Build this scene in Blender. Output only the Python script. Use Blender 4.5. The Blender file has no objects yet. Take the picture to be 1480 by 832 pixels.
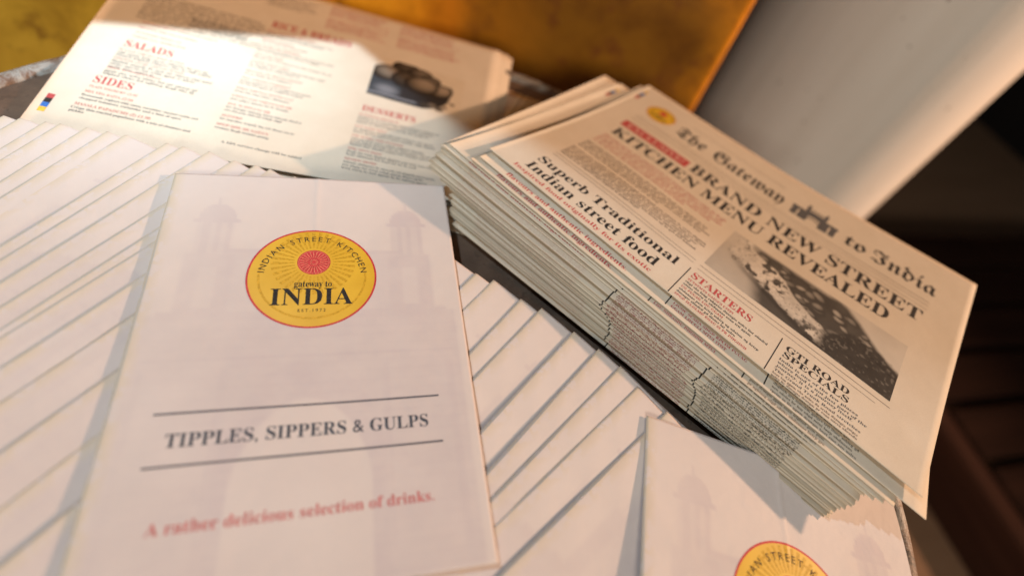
import bpy, math, random
import numpy as np
from mathutils import Vector, Matrix, Euler

random.seed(7)
rng = np.random.default_rng(11)
SC = bpy.context.scene
COL = SC.collection

# ------------------------------------------------------------------ camera
cam_data = bpy.data.cameras.new("camera")
cam_data.sensor_width = 36.0
cam_data.lens = 17.961
cam_data.clip_start = 0.01
cam_data.clip_end = 50.0
cam_data.dof.use_dof = True
cam_data.dof.focus_distance = 0.270
cam_data.dof.aperture_fstop = 2.3
cam = bpy.data.objects.new("camera", cam_data)
cam.location = (0.02301, -0.2424, 0.23696)
cam.rotation_euler = Euler((0.65389849, -0.22478635, -0.18260143), 'XYZ')
COL.objects.link(cam)
SC.camera = cam

# ------------------------------------------------------------------ world, lamps, exposure
world = bpy.data.worlds.new("World")
SC.world = world
world.use_nodes = True
wb = world.node_tree.nodes["Background"]
wb.inputs[0].default_value = (0.92, 0.96, 1.0, 1)
wb.inputs[1].default_value = 0.035

SC.view_settings.view_transform = 'Standard'
SC.view_settings.look = 'None'
SC.view_settings.exposure = 0.0
SC.view_settings.gamma = 1.0

# warm lamp of the room, low on the right
wl = bpy.data.lights.new("warm_wall_lamp", 'SPOT')
wl.energy = 275.0
wl.color = (1.0, 0.60, 0.37)
wl.spot_size = math.radians(86)
wl.spot_blend = 1.0
wl.shadow_soft_size = 0.03
wlo = bpy.data.objects.new("warm_wall_lamp", wl)
wlo.location = (2.45, -0.45, 0.90)
wlo.rotation_euler = (Vector((0.25, 0.20, -0.10)) - Vector(wlo.location)).to_track_quat('-Z', 'Y').to_euler()
COL.objects.link(wlo)

# cool white spot, left; an added node mask cuts its straight-sided light pool
cl = bpy.data.lights.new("masked_cool_spot", 'SPOT')
cl.energy = 7.5
cl.color = (0.66, 0.86, 1.0)
cl.spot_size = math.radians(120)
cl.spot_blend = 0.1
cl.shadow_soft_size = 0.005
clo = bpy.data.objects.new("masked_cool_spot", cl)
CLP = (-0.20, 0.06, 0.58)
clo.location = CLP
COL.objects.link(clo)
cl.use_nodes = True
nt = cl.node_tree
em = next(n for n in nt.nodes if n.type == 'EMISSION')


def lmath(op, a, b=None, c=None):
    n = nt.nodes.new('ShaderNodeMath'); n.operation = op
    for i, x in enumerate((a, b, c)):
        if x is None: continue
        if isinstance(x, (int, float)): n.inputs[i].default_value = x
        else: nt.links.new(x, n.inputs[i])
    return n.outputs[0]


tc = nt.nodes.new('ShaderNodeTexCoord')
sx = nt.nodes.new('ShaderNodeSeparateXYZ')
nt.links.new(tc.outputs['Normal'], sx.inputs[0])
nz = lmath('MAXIMUM', lmath('ABSOLUTE', sx.outputs[2]), 0.05)
hx = lmath('ADD', lmath('MULTIPLY', lmath('DIVIDE', sx.outputs[0], nz), CLP[2]), CLP[0])
hy = lmath('ADD', lmath('MULTIPLY', lmath('DIVIDE', sx.outputs[1], nz), CLP[2]), CLP[1])


def lsmooth(val, a, b):
    n = nt.nodes.new('ShaderNodeMapRange'); n.interpolation_type = 'SMOOTHSTEP'
    nt.links.new(val, n.inputs[0])
    n.inputs[1].default_value = a; n.inputs[2].default_value = b
    n.inputs[3].default_value = 0.0; n.inputs[4].default_value = 1.0
    return n.outputs[0]


# far mask edge: y < .176 + .09 x ; right mask edge: half plane through (.024,.176) and (.25,-.215)
far = lmath('SUBTRACT', lmath('ADD', 0.1745, lmath('MULTIPLY', hx, 0.075)), hy)
dx_, dy_ = 0.083, -0.116
ln = math.hypot(dx_, dy_); nx_, ny_ = dy_ / ln, -dx_ / ln      # pointing to the lit side
right = lmath('ADD', lmath('MULTIPLY', lmath('SUBTRACT', hx, 0.024), nx_),
              lmath('MULTIPLY', lmath('SUBTRACT', hy, 0.176), ny_))
right = lmath('ADD', right, lmath('MULTIPLY', lmath('MAXIMUM', lmath('SUBTRACT', 0.06, hy), 0.0), 0.30))
soft = lmath('ADD', 0.002, lmath('MULTIPLY', lmath('MAXIMUM', lmath('SUBTRACT', 0.12, hy), 0.0), 0.22))
rr = lsmooth(lmath('DIVIDE', right, soft), -1.0, 1.0)
ff = lsmooth(far, -0.003, 0.003)
hot = lmath('POWER', 2.718, lmath('MULTIPLY', lmath('ADD', lmath('POWER', lmath('ABSOLUTE', lmath('ADD', hx, 0.08)), 2.0),
                                                      lmath('POWER', lmath('ABSOLUTE', lmath('SUBTRACT', hy, 0.15)), 2.0)), -62.0))
mask = lmath('MULTIPLY', lmath('MULTIPLY', rr, ff), lmath('ADD', 1.0, lmath('MULTIPLY', hot, 2.5)))  # added hotspot brightens the pool over the back-page sheet
nt.links.new(mask, em.inputs['Strength'])


# added area light out front, brightens the column and yellow panel
wn = bpy.data.lights.new("front_fill_light", 'AREA')
wn.energy = 37.0
wn.color = (1.0, 0.88, 0.72)
wn.shape = 'RECTANGLE'; wn.size = 0.7; wn.size_y = 0.5
wno = bpy.data.objects.new("front_fill_light", wn)
wno.location = (-0.50, -2.4, 1.20)
wno.rotation_euler = (Vector((0.5, 0.2, 0.1)) - Vector(wno.location)).to_track_quat('-Z', 'Y').to_euler()
COL.objects.link(wno)


# ------------------------------------------------------------------ helpers
def tag(o, label=None, cat=None, group=None, kind=None):
    if label: o["label"] = label
    if cat: o["category"] = cat
    if group: o["group"] = group
    if kind: o["kind"] = kind
    return o


def empty(name, loc=(0, 0, 0), rot=(0, 0, 0)):
    e = bpy.data.objects.new(name, None)
    e.empty_display_size = 0.02
    e.location = loc; e.rotation_euler = rot
    COL.objects.link(e)
    return e


def mesh_obj(name, verts, faces, mat, parent=None, uv=None, col=None, smooth=True):
    me = bpy.data.meshes.new(name)
    me.from_pydata([tuple(map(float, v)) for v in verts], [], [tuple(map(int, f)) for f in faces])
    if uv is not None:
        lay = me.uv_layers.new(name="UVMap")
        idx = np.empty(len(me.loops), dtype=np.int32)
        me.loops.foreach_get("vertex_index", idx)
        lay.data.foreach_set("uv", np.asarray(uv, dtype=np.float32)[idx].ravel())
    if col is not None:
        at = me.color_attributes.new(name="print", type='FLOAT_COLOR', domain='POINT')
        c4 = np.ones((len(verts), 4), dtype=np.float32); c4[:, :3] = col
        at.data.foreach_set("color", c4.ravel())
    if smooth:
        me.polygons.foreach_set("use_smooth", [True] * len(me.polygons))
    me.materials.append(mat)
    me.update()
    o = bpy.data.objects.new(name, me)
    COL.objects.link(o)
    if parent: o.parent = parent
    return o


def lathe(profile, n=96, close=False):
    vs, fs = [], []
    m = len(profile)
    for i in range(n):
        a = 2 * math.pi * i / n
        for r, z in profile:
            vs.append((r * math.cos(a), r * math.sin(a), z))
    for i in range(n):
        j = (i + 1) % n
        for k in range(m if close else m - 1):
            k2 = (k + 1) % m
            fs.append((i * m + k, j * m + k, j * m + k2, i * m + k2))
    return vs, fs


def box(x0, x1, y0, y1, z0, z1, bev=0.0):
    b = min(bev, (x1 - x0) / 3, (y1 - y0) / 3, (z1 - z0) / 3)
    vs, fs = [], []
    rings = [(z0, b), (z0 + b, 0), (z1 - b, 0), (z1, b)]
    for z, i in rings:
        c = b
        vs += [(x0 + i + c, y0 + i, z), (x1 - i - c, y0 + i, z), (x1 - i, y0 + i + c, z), (x1 - i, y1 - i - c, z),
               (x1 - i - c, y1 - i, z), (x0 + i + c, y1 - i, z), (x0 + i, y1 - i - c, z), (x0 + i, y0 + i + c, z)]
    for r in range(3):
        for k in range(8):
            fs.append((r * 8 + k, r * 8 + (k + 1) % 8, (r + 1) * 8 + (k + 1) % 8, (r + 1) * 8 + k))
    fs.append(tuple(range(7, -1, -1))); fs.append(tuple(range(24, 32)))
    return vs, fs


def sst(a, b, x):
    t = np.clip((np.asarray(x, float) - a) / (b - a), 0, 1)
    return t * t * (3 - 2 * t)


_perm = rng.random((64, 64))


def vnoise(x, y):
    x = np.asarray(x, float); y = np.asarray(y, float)
    xi = np.floor(x).astype(int); yi = np.floor(y).astype(int)
    fx = x - xi; fy = y - yi
    fx = fx * fx * (3 - 2 * fx); fy = fy * fy * (3 - 2 * fy)
    g = lambda i, j: _perm[i % 64, j % 64]
    return (g(xi, yi) * (1 - fx) + g(xi + 1, yi) * fx) * (1 - fy) + (g(xi, yi + 1) * (1 - fx) + g(xi + 1, yi + 1) * fx) * fy


def fbm(x, y, o=4):
    s, a, t = 0, 1.0, 0
    for k in range(o):
        s = s + a * vnoise(x * 2 ** k + 13 * k, y * 2 ** k + 7 * k); t += a; a *= 0.55
    return s / t


# ------------------------------------------------------------------ materials
def new_mat(name):
    m = bpy.data.materials.new(name); m.use_nodes = True
    n = m.node_tree; b = n.nodes["Principled BSDF"]
    return m, n, b


def N(n, t, **kw):
    x = n.nodes.new(t)
    for k, v in kw.items(): setattr(x, k, v)
    return x


def noise(n, scale, detail=4, rough=0.55, vec=None, dist=0.0):
    x = N(n, 'ShaderNodeTexNoise')
    x.inputs['Scale'].default_value = scale; x.inputs['Detail'].default_value = detail
    x.inputs['Roughness'].default_value = rough; x.inputs['Distortion'].default_value = dist
    if vec is not None: n.links.new(vec, x.inputs['Vector'])
    return x.outputs['Fac']


def ramp(n, fac, stops, interp='LINEAR'):
    r = N(n, 'ShaderNodeValToRGB'); r.color_ramp.interpolation = interp
    e = r.color_ramp.elements
    while len(e) < len(stops): e.new(0.5)
    for el, (p, c) in zip(e, stops):
        el.position = p; el.color = (*c, 1) if len(c) == 3 else c
    n.links.new(fac, r.inputs[0])
    return r.outputs[0]


def mix(n, fac, a, b, mode='MIX'):
    m = N(n, 'ShaderNodeMix', data_type='RGBA', blend_type=mode)
    for sock, v in ((m.inputs[0], fac), (m.inputs[6], a), (m.inputs[7], b)):
        if isinstance(v, (int, float)): sock.default_value = v
        elif isinstance(v, tuple): sock.default_value = (*v, 1) if len(v) == 3 else v
        else: n.links.new(v, sock)
    return m.outputs[2]


def math_n(n, op, a, b=None, c=None):
    x = N(n, 'ShaderNodeMath', operation=op)
    for i, v in enumerate((a, b, c)):
        if v is None: continue
        if isinstance(v, (int, float)): x.inputs[i].default_value = v
        else: n.links.new(v, x.inputs[i])
    return x.outputs[0]


def bump(n, b, h, strength=0.2, dist=0.001):
    x = N(n, 'ShaderNodeBump'); x.inputs['Strength'].default_value = strength
    x.inputs['Distance'].default_value = dist
    n.links.new(h, x.inputs['Height']); n.links.new(x.outputs[0], b.inputs['Normal'])


def objco(n):
    return N(n, 'ShaderNodeTexCoord').outputs['Object']


def ink(name, c, rough=0.75):
    m, n, b = new_mat(name)
    co = objco(n)
    f = noise(n, 900, 3, 0.6, co)
    lo = tuple(x * 0.8 for x in c); hi = tuple(min(1, x * 1.25 + 0.012) for x in c)
    n.links.new(ramp(n, f, [(0.35, lo), (0.7, hi)]), b.inputs['Base Color'])
    b.inputs['Roughness'].default_value = rough
    b.inputs['Specular IOR Level'].default_value = 0.25
    return m


M = {}
M['ink_black'] = ink('black ink', (0.022, 0.020, 0.020))
M['ink_red'] = ink('red ink', (0.50, 0.075, 0.075))
M['ink_red_soft'] = ink('thin red ink', (0.52, 0.15, 0.125))
M['ink_brown'] = ink('thin grey ink', (0.165, 0.125, 0.095))
M['ink_grey'] = ink('grey ink', (0.10, 0.10, 0.105))
M['ink_navy'] = ink('navy ink', (0.060, 0.070, 0.092))
M['ink_red_pale'] = ink('pale red ink', (0.55, 0.15, 0.14))
M['ink_blue'] = ink('blue ink', (0.04, 0.16, 0.52))
M['ink_yellow'] = ink('yellow ink', (0.75, 0.50, 0.06))
M['ink_rule'] = ink('fine rule ink', (0.27, 0.21, 0.16))
M['ink_white'] = ink('pale knocked out lettering', (0.70, 0.42, 0.36))
M['badge_red'] = ink('badge red', (0.55, 0.045, 0.05), 0.5)
M['badge_pale'] = ink('badge petal', (0.78, 0.27, 0.16), 0.5)


def badge_yellow():
    m, n, b = new_mat('badge yellow')
    co = objco(n)
    f = noise(n, 60, 3, 0.5, co)
    n.links.new(ramp(n, f, [(0.3, (0.66, 0.39, 0.018)), (0.7, (0.76, 0.47, 0.03))]), b.inputs['Base Color'])
    b.inputs['Roughness'].default_value = 0.45
    return m


M['badge_yellow'] = badge_yellow()
M['badge_ray'] = ink('badge ray', (0.60, 0.345, 0.02), 0.45)


def cover_mat():
    m, n, b = new_mat('menu cover paper')
    co = objco(n)
    at = N(n, 'ShaderNodeAttribute', attribute_name='print')
    uv = N(n, 'ShaderNodeTexCoord').outputs['UV']
    sp = N(n, 'ShaderNodeSeparateXYZ'); n.links.new(uv, sp.inputs[0])
    big = noise(n, 14, 4, 0.6, co)
    base = ramp(n, big, [(0.3, (0.655, 0.592, 0.578)), (0.7, (0.72, 0.652, 0.632))])
    c = mix(n, 1.0, base, at.outputs['Color'], 'MULTIPLY')
    # yellowed handling stains along the spine
    edge = math_n(n, 'SUBTRACT', 1.0, math_n(n, 'MULTIPLY', sp.outputs[0], 22.0))
    edge = math_n(n, 'MAXIMUM', edge, 0.0)
    st = noise(n, 90, 4, 0.7, co)
    fac = math_n(n, 'MULTIPLY', edge, math_n(n, 'MULTIPLY', math_n(n, 'GREATER_THAN', st, 0.45), math_n(n, 'MULTIPLY', st, 0.8)))
    c = mix(n, fac, c, (0.66, 0.52, 0.27))
    oi = N(n, 'ShaderNodeObjectInfo')
    c = mix(n, math_n(n, 'MULTIPLY', oi.outputs['Random'], 0.10), c, (0.60, 0.50, 0.44))
    n.links.new(c, b.inputs['Base Color'])
    b.inputs['Roughness'].default_value = 0.6
    b.inputs['Specular IOR Level'].default_value = 0.18
    fine = noise(n, 1300, 3, 0.7, co)
    w = math_n(n, 'ADD', math_n(n, 'MULTIPLY', noise(n, 45, 3, 0.6, co), 1.6), math_n(n, 'MULTIPLY', fine, 0.22))
    bump(n, b, w, 0.30, 0.0012)
    return m


M['cover'] = cover_mat()


def plain_paper(name, c0, c1, scale=18, bs=0.2):
    m, n, b = new_mat(name)
    co = objco(n)
    f = noise(n, scale, 5, 0.6, co)
    n.links.new(ramp(n, f, [(0.3, c0), (0.7, c1)]), b.inputs['Base Color'])
    b.inputs['Roughness'].default_value = 0.8
    b.inputs['Specular IOR Level'].default_value = 0.2
    bump(n, b, noise(n, 900, 3, 0.7, co), bs, 0.0003)
    return m


M['pages'] = plain_paper('inner pages', (0.62, 0.56, 0.50), (0.70, 0.64, 0.58))
M['back'] = plain_paper('back cover', (0.50, 0.50, 0.50), (0.58, 0.57, 0.56))


def newsprint(name, printed):
    m, n, b = new_mat(name)
    co = objco(n)
    f = noise(n, 30, 5, 0.6, co)
    base = ramp(n, f, [(0.28, (0.70, 0.60, 0.475)), (0.72, (0.80, 0.705, 0.58))])
    fib = noise(n, 1500, 3, 0.7, co)
    base = mix(n, 0.25, base, ramp(n, fib, [(0.3, (0.55, 0.47, 0.36)), (0.7, (0.80, 0.73, 0.62))]))
    oi = N(n, 'ShaderNodeObjectInfo')
    base = mix(n, math_n(n, 'MULTIPLY', math_n(n, 'POWER', oi.outputs['Random'], 1.6), 0.75 if printed else 0.22), base, (0.34, 0.29, 0.215))
    if printed:
        # rows of small type near the fold: UV is in millimetres on the sheet
        uv = N(n, 'ShaderNodeTexCoord').outputs['UV']
        sp = N(n, 'ShaderNodeSeparateXYZ'); n.links.new(uv, sp.inputs[0])
        U, V = sp.outputs[0], sp.outputs[1]
        rnd = math_n(n, 'MULTIPLY', oi.outputs['Random'], 31.0)
        cb = N(n, 'ShaderNodeCombineXYZ')
        n.links.new(math_n(n, 'MULTIPLY', U, 1.9), cb.inputs[0]); n.links.new(math_n(n, 'MULTIPLY', V, 0.7), cb.inputs[1]); n.links.new(rnd, cb.inputs[2])
        g = noise(n, 1.0, 1, 0.5, cb.outputs[0])
        row = math_n(n, 'FRACT', math_n(n, 'DIVIDE', math_n(n, 'ADD', V, math_n(n, 'MULTIPLY', oi.outputs['Random'], 1.2)), 1.5))
        glyph = math_n(n, 'MULTIPLY', math_n(n, 'GREATER_THAN', g, 0.50), math_n(n, 'LESS_THAN', row, 0.62))

        def span(a, c_):
            return math_n(n, 'MULTIPLY', math_n(n, 'GREATER_THAN', U, a), math_n(n, 'LESS_THAN', U, c_))
        jit = math_n(n, 'MULTIPLY', math_n(n, 'SUBTRACT', oi.outputs['Random'], 0.5), 6.0)
        red = math_n(n, 'MULTIPLY', span(143, 198), glyph)
        blk = math_n(n, 'MULTIPLY', span(209, 262), glyph)
        thin = math_n(n, 'MULTIPLY', math_n(n, 'MULTIPLY', span(24, 120), glyph), 0.22)
        base = mix(n, math_n(n, 'MULTIPLY', red, 0.80), base, (0.26, 0.035, 0.04))
        base = mix(n, math_n(n, 'MULTIPLY', blk, 0.85), base, (0.035, 0.032, 0.03))
        base = mix(n, thin, base, (0.40, 0.10, 0.08))
        rule = math_n(n, 'ADD', span(139.6, 140.5), span(203.9, 204.8))
        base = mix(n, rule, base, (0.03, 0.03, 0.03))
    n.links.new(base, b.inputs['Base Color'])
    b.inputs['Roughness'].default_value = 0.85
    b.inputs['Specular IOR Level'].default_value = 0.15
    h = math_n(n, 'ADD', math_n(n, 'MULTIPLY', noise(n, 38, 3, 0.6, co), 1.2), math_n(n, 'MULTIPLY', fib, 0.12))
    bump(n, b, h, 0.28, 0.0014)
    return m


M['news'] = newsprint('newsprint', False)
M['news_printed'] = newsprint('newsprint with type at the fold', True)


def picture_mat():
    m, n, b = new_mat('halftone picture')
    at = N(n, 'ShaderNodeAttribute', attribute_name='print')
    n.links.new(at.outputs['Color'], b.inputs['Base Color'])
    b.inputs['Roughness'].default_value = 0.8
    b.inputs['Specular IOR Level'].default_value = 0.2
    return m


M['picture'] = picture_mat()


def rust_lid():
    m, n, b = new_mat('rusty drum lid')
    co = objco(n)
    f = noise(n, 22, 6, 0.65, co)
    g = noise(n, 140, 5, 0.7, co)
    c = ramp(n, f, [(0.25, (0.05, 0.028, 0.018)), (0.5, (0.125, 0.075, 0.048)), (0.75, (0.20, 0.125, 0.085))])
    c = mix(n, math_n(n, 'MULTIPLY', math_n(n, 'GREATER_THAN', g, 0.62), 0.55), c, (0.06, 0.035, 0.022))
    n.links.new(c, b.inputs['Base Color'])
    b.inputs['Roughness'].default_value = 0.75
    bump(n, b, g, 0.5, 0.0015)
    return m


def rim_mat():
    m, n, b = new_mat('chipped painted rim')
    co = objco(n)
    f = noise(n, 55, 6, 0.72, co, 0.6)
    g = noise(n, 300, 4, 0.7, co)
    c = ramp(n, f, [(0.38, (0.035, 0.024, 0.018)), (0.46, (0.16, 0.09, 0.055)), (0.54, (0.28, 0.26, 0.235)), (0.7, (0.38, 0.37, 0.34))])
    c = mix(n, math_n(n, 'MULTIPLY', math_n(n, 'GREATER_THAN', g, 0.6), 0.5), c, (0.10, 0.07, 0.05))
    n.links.new(c, b.inputs['Base Color'])
    b.inputs['Roughness'].default_value = 0.55
    bump(n, b, math_n(n, 'ADD', f, math_n(n, 'MULTIPLY', g, 0.3)), 0.6, 0.002)
    return m


def drum_body():
    m, n, b = new_mat('dark worn drum paint')
    co = objco(n)
    f = noise(n, 9, 6, 0.7, co)
    n.links.new(ramp(n, f, [(0.35, (0.03, 0.022, 0.018)), (0.55, (0.07, 0.05, 0.04)), (0.72, (0.17, 0.09, 0.05))]), b.inputs['Base Color'])
    b.inputs['Roughness'].default_value = 0.5
    bump(n, b, f, 0.3, 0.003)
    return m


M['lid'] = rust_lid(); M['rim'] = rim_mat(); M['drum'] = drum_body()


def yellow_mat():
    m, n, b = new_mat('stained yellow painted metal')
    co = objco(n)
    f = noise(n, 4.0, 5, 0.6, co)
    c = ramp(n, f, [(0.3, (0.42, 0.235, 0.008)), (0.5, (0.55, 0.33, 0.010)), (0.7, (0.62, 0.36, 0.012))])
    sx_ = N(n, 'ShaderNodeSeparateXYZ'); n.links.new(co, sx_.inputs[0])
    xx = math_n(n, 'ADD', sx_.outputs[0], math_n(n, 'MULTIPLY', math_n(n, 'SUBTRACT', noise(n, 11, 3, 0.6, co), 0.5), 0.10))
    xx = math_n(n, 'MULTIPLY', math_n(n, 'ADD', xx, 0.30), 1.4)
    rusty = ramp(n, xx, [(0.0, (0.93, 0.58, 0.07)), (0.28, (0.95, 0.50, 0.04)), (0.46, (0.96, 0.40, 0.02)), (0.60, (0.62, 0.17, 0.008)), (0.72, (0.24, 0.065, 0.007)), (0.90, (0.26, 0.075, 0.007)), (0.955, (0.80, 0.26, 0.012))])  # rust amber along x plus painted-in lamp warmth, right-hand shade and edge glow
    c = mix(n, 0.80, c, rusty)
    mot = noise(n, 16, 4, 0.65, co, 0.5)
    c = mix(n, 0.55, c, mix(n, 1.0, c, ramp(n, mot, [(0.32, (0.45, 0.36, 0.25)), (0.5, (1, 1, 1)), (0.68, (1.25, 1.3, 1.5))]), 'MULTIPLY'))
    r = noise(n, 26, 5, 0.65, co)
    c = mix(n, math_n(n, 'MULTIPLY', ramp(n, r, [(0.57, (0, 0, 0)), (0.70, (1, 1, 1))]), 0.75), c, (0.20, 0.055, 0.012))
    o = noise(n, 9, 3, 0.5, co)
    c = mix(n, math_n(n, 'MULTIPLY', ramp(n, o, [(0.5, (0, 0, 0)), (0.75, (1, 1, 1))]), 0.5), c, (0.52, 0.20, 0.015))
    n.links.new(c, b.inputs['Base Color'])
    b.inputs['Roughness'].default_value = 0.38
    bump(n, b, math_n(n, 'ADD', f, math_n(n, 'MULTIPLY', r, 0.3)), 0.25, 0.01)
    return m


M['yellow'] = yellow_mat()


def column_mat():
    m, n, b = new_mat('off white painted column')
    co = objco(n)
    mp = N(n, 'ShaderNodeMapping'); mp.inputs['Scale'].default_value = (26, 26, 2.2)
    n.links.new(co, mp.inputs[0])
    f = noise(n, 1.0, 5, 0.6, mp.outputs[0])
    c = ramp(n, f, [(0.3, (0.74, 0.69, 0.63)), (0.7, (0.82, 0.78, 0.73))])
    sp = noise(n, 85, 2, 0.4, co)
    c = mix(n, math_n(n, 'MULTIPLY', ramp(n, sp, [(0.735, (0, 0, 0)), (0.76, (1, 1, 1))]), 0.8), c, (0.10, 0.06, 0.045))
    mp2 = N(n, 'ShaderNodeMapping'); mp2.inputs['Scale'].default_value = (70, 70, 9)
    n.links.new(co, mp2.inputs[0])
    sc = noise(n, 1.0, 3, 0.6, mp2.outputs[0])
    c = mix(n, math_n(n, 'MULTIPLY', ramp(n, sc, [(0.70, (0, 0, 0)), (0.74, (1, 1, 1))]), 0.3), c, (0.82, 0.80, 0.77))
    n.links.new(c, b.inputs['Base Color'])
    b.inputs['Roughness'].default_value = 0.6
    bump(n, b, math_n(n, 'ADD', f, math_n(n, 'MULTIPLY', noise(n, 260, 3, 0.6, co), 0.2)), 0.25, 0.004)
    return m


M['column'] = column_mat()


def wood_mat(name, c0, c1, axis=0):
    m, n, b = new_mat(name)
    co = objco(n)
    mp = N(n, 'ShaderNodeMapping')
    s = [22, 22, 22]; s[axis] = 1.6
    mp.inputs['Scale'].default_value = s
    n.links.new(co, mp.inputs[0])
    f = noise(n, 1.0, 6, 0.65, mp.outputs[0], 0.4)
    c = ramp(n, f, [(0.3, c0), (0.7, c1)])
    oi = N(n, 'ShaderNodeObjectInfo')
    c = mix(n, math_n(n, 'MULTIPLY', oi.outputs['Random'], 0.5), c, c0)
    n.links.new(c, b.inputs['Base Color'])
    b.inputs['Roughness'].default_value = 0.85
    b.inputs['Specular IOR Level'].default_value = 0.08
    bump(n, b, f, 0.3, 0.002)
    return m


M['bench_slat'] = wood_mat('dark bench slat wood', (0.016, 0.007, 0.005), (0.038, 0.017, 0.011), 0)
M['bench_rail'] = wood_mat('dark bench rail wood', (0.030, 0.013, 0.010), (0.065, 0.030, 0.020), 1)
M['floor'] = wood_mat('brown floor', (0.24, 0.150, 0.095), (0.36, 0.235, 0.155), 0)


def dark_wall():
    m, n, b = new_mat('near black wall')
    co = objco(n)
    f = noise(n, 3, 4, 0.6, co)
    n.links.new(ramp(n, f, [(0.3, (0.006, 0.005, 0.006)), (0.7, (0.014, 0.010, 0.010))]), b.inputs['Base Color'])
    b.inputs['Roughness'].default_value = 0.9
    return m


M['dark'] = dark_wall()

# ------------------------------------------------------------------ the setting
FLOOR = -0.86
v, f = [(-4, -4, FLOOR), (4, -4, FLOOR), (4, 4, FLOOR), (-4, 4, FLOOR)], [(0, 1, 2, 3)]
tag(mesh_obj('floor', v, f, M['floor'], smooth=False), kind='structure')
v, f = box(3.4, 3.5, -4, 4, FLOOR, 1.6, 0.0)
tag(mesh_obj('wall_right', v, f, M['dark'], smooth=False), kind='structure')
v, f = box(-4, 3.4, 2.2, 2.3, FLOOR, 1.6, 0.0)
tag(mesh_obj('wall_back', v, f, M['dark'], smooth=False), kind='structure')

# white round column
colr = 0.167
prof = [(0.0, FLOOR)] + [(colr, FLOOR + (1.7 - FLOOR) * i / 40) for i in range(41)] + [(0.0, 1.7)]
v, f = lathe(prof, 96)
o = mesh_obj('column', v, f, M['column'])
o.location = (0.702, 0.348, 0)
tag(o, 'round off-white painted column standing behind the newspaper stack', 'column')

# yellow sheet metal panel behind the drum, right edge rolled over
pr = []
for i in range(120):
    x = -0.9 + 1.275 * i / 119
    y = 0.285 + 0.006 * math.sin(x * 9.0) - 0.31 * 0.02 * math.log(1 + math.exp((x - 0.135) / 0.02))
    pr.append((x, y))
lx, ly = pr[-1]
for i in range(1, 14):
    a = math.radians(-112 + i * 15)
    pr.append((lx + 0.011 * (math.cos(a) - math.cos(math.radians(-112))), ly + 0.011 * (math.sin(a) - math.sin(math.radians(-112)))))
zs = np.linspace(FLOOR, 1.0, 30)
vs, fs = [], []
for side in (0, 1):
    for (x, y) in pr:
        for z in zs:
            vs.append((x, y + 0.0015 * side, z))
nz_, npf = len(zs), len(pr)
for side in (0, 1):
    for i in range(npf - 1):
        for k in range(nz_ - 1):
            a = side * npf * nz_ + i * nz_ + k
            q = (a, a + nz_, a + nz_ + 1, a + 1)
            fs.append(q if side == 0 else q[::-1])
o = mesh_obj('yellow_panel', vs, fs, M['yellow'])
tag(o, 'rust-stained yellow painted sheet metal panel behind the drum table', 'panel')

# low slatted platform on the floor, far right
PX, PY = 1.39, -0.3
bn = tag(empty('wooden_platform', (PX, PY, FLOOR)), 'low dark brown slatted wooden platform on the floor beyond the column', 'platform')


def bpart(name, b_, mat):
    v_, f_ = box(*b_)
    v_ = [(x - PX, y - PY, z - FLOOR) for x, y, z in v_]
    return mesh_obj(name, v_, f_, mat, bn, smooth=False)


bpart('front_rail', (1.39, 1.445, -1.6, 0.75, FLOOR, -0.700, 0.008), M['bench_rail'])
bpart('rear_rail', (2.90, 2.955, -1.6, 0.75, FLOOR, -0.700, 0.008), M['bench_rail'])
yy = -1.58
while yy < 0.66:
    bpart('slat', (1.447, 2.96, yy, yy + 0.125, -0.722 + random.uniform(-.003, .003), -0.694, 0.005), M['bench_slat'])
    yy += 0.150

# ------------------------------------------------------------------ drum table
DC = (0.0292, -0.1028); DR = 0.2950
drum = tag(empty('oil_drum_table', (DC[0], DC[1], FLOOR)), 'weathered steel oil drum table with rusty lid carrying all the menus', 'table')
zoff = -FLOOR
v, f = lathe([(0.0, zoff)] + [(DR * i / 14, zoff) for i in range(1, 14)] + [(DR - 0.008, zoff - 0.001)], 128)
mesh_obj('lid', v, f, M['lid'], drum)
prof = []
for i in range(13):
    a = 2 * math.pi * i / 12
    prof.append((DR - 0.003 + 0.0065 * math.cos(a), zoff - 0.0035 + 0.0065 * math.sin(a)))
v, f = lathe(prof[:-1], 160, close=True)
mesh_obj('rim', v, f, M['rim'], drum)
prof = []
for i in range(90):
    z = 0.0 + (zoff - 0.008) * i / 89
    r = DR - 0.006
    for zc in (0.29, 0.57):
        r += 0.009 * math.exp(-((z - zc) / 0.012) ** 2)
    prof.append((r, z))
v, f = lathe(prof, 96)
mesh_obj('drum_body', v, f, M['drum'], drum)


# ------------------------------------------------------------------ lettering
def styled(s, style):
    if style == 'serif':
        up, lo, dg = 0x1D400, 0x1D41A, 0x1D7CE
    elif style == 'blackletter':
        up, lo, dg = 0x1D56C, 0x1D586, None
    else:
        return s
    out = ''
    for ch in s:
        if 'A' <= ch <= 'Z': out += chr(up + ord(ch) - 65)
        elif 'a' <= ch <= 'z': out += chr(lo + ord(ch) - 97)
        elif ch.isdigit() and dg: out += chr(dg + ord(ch) - 48)
        else: out += ch
    return out


_tcache = {}


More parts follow.
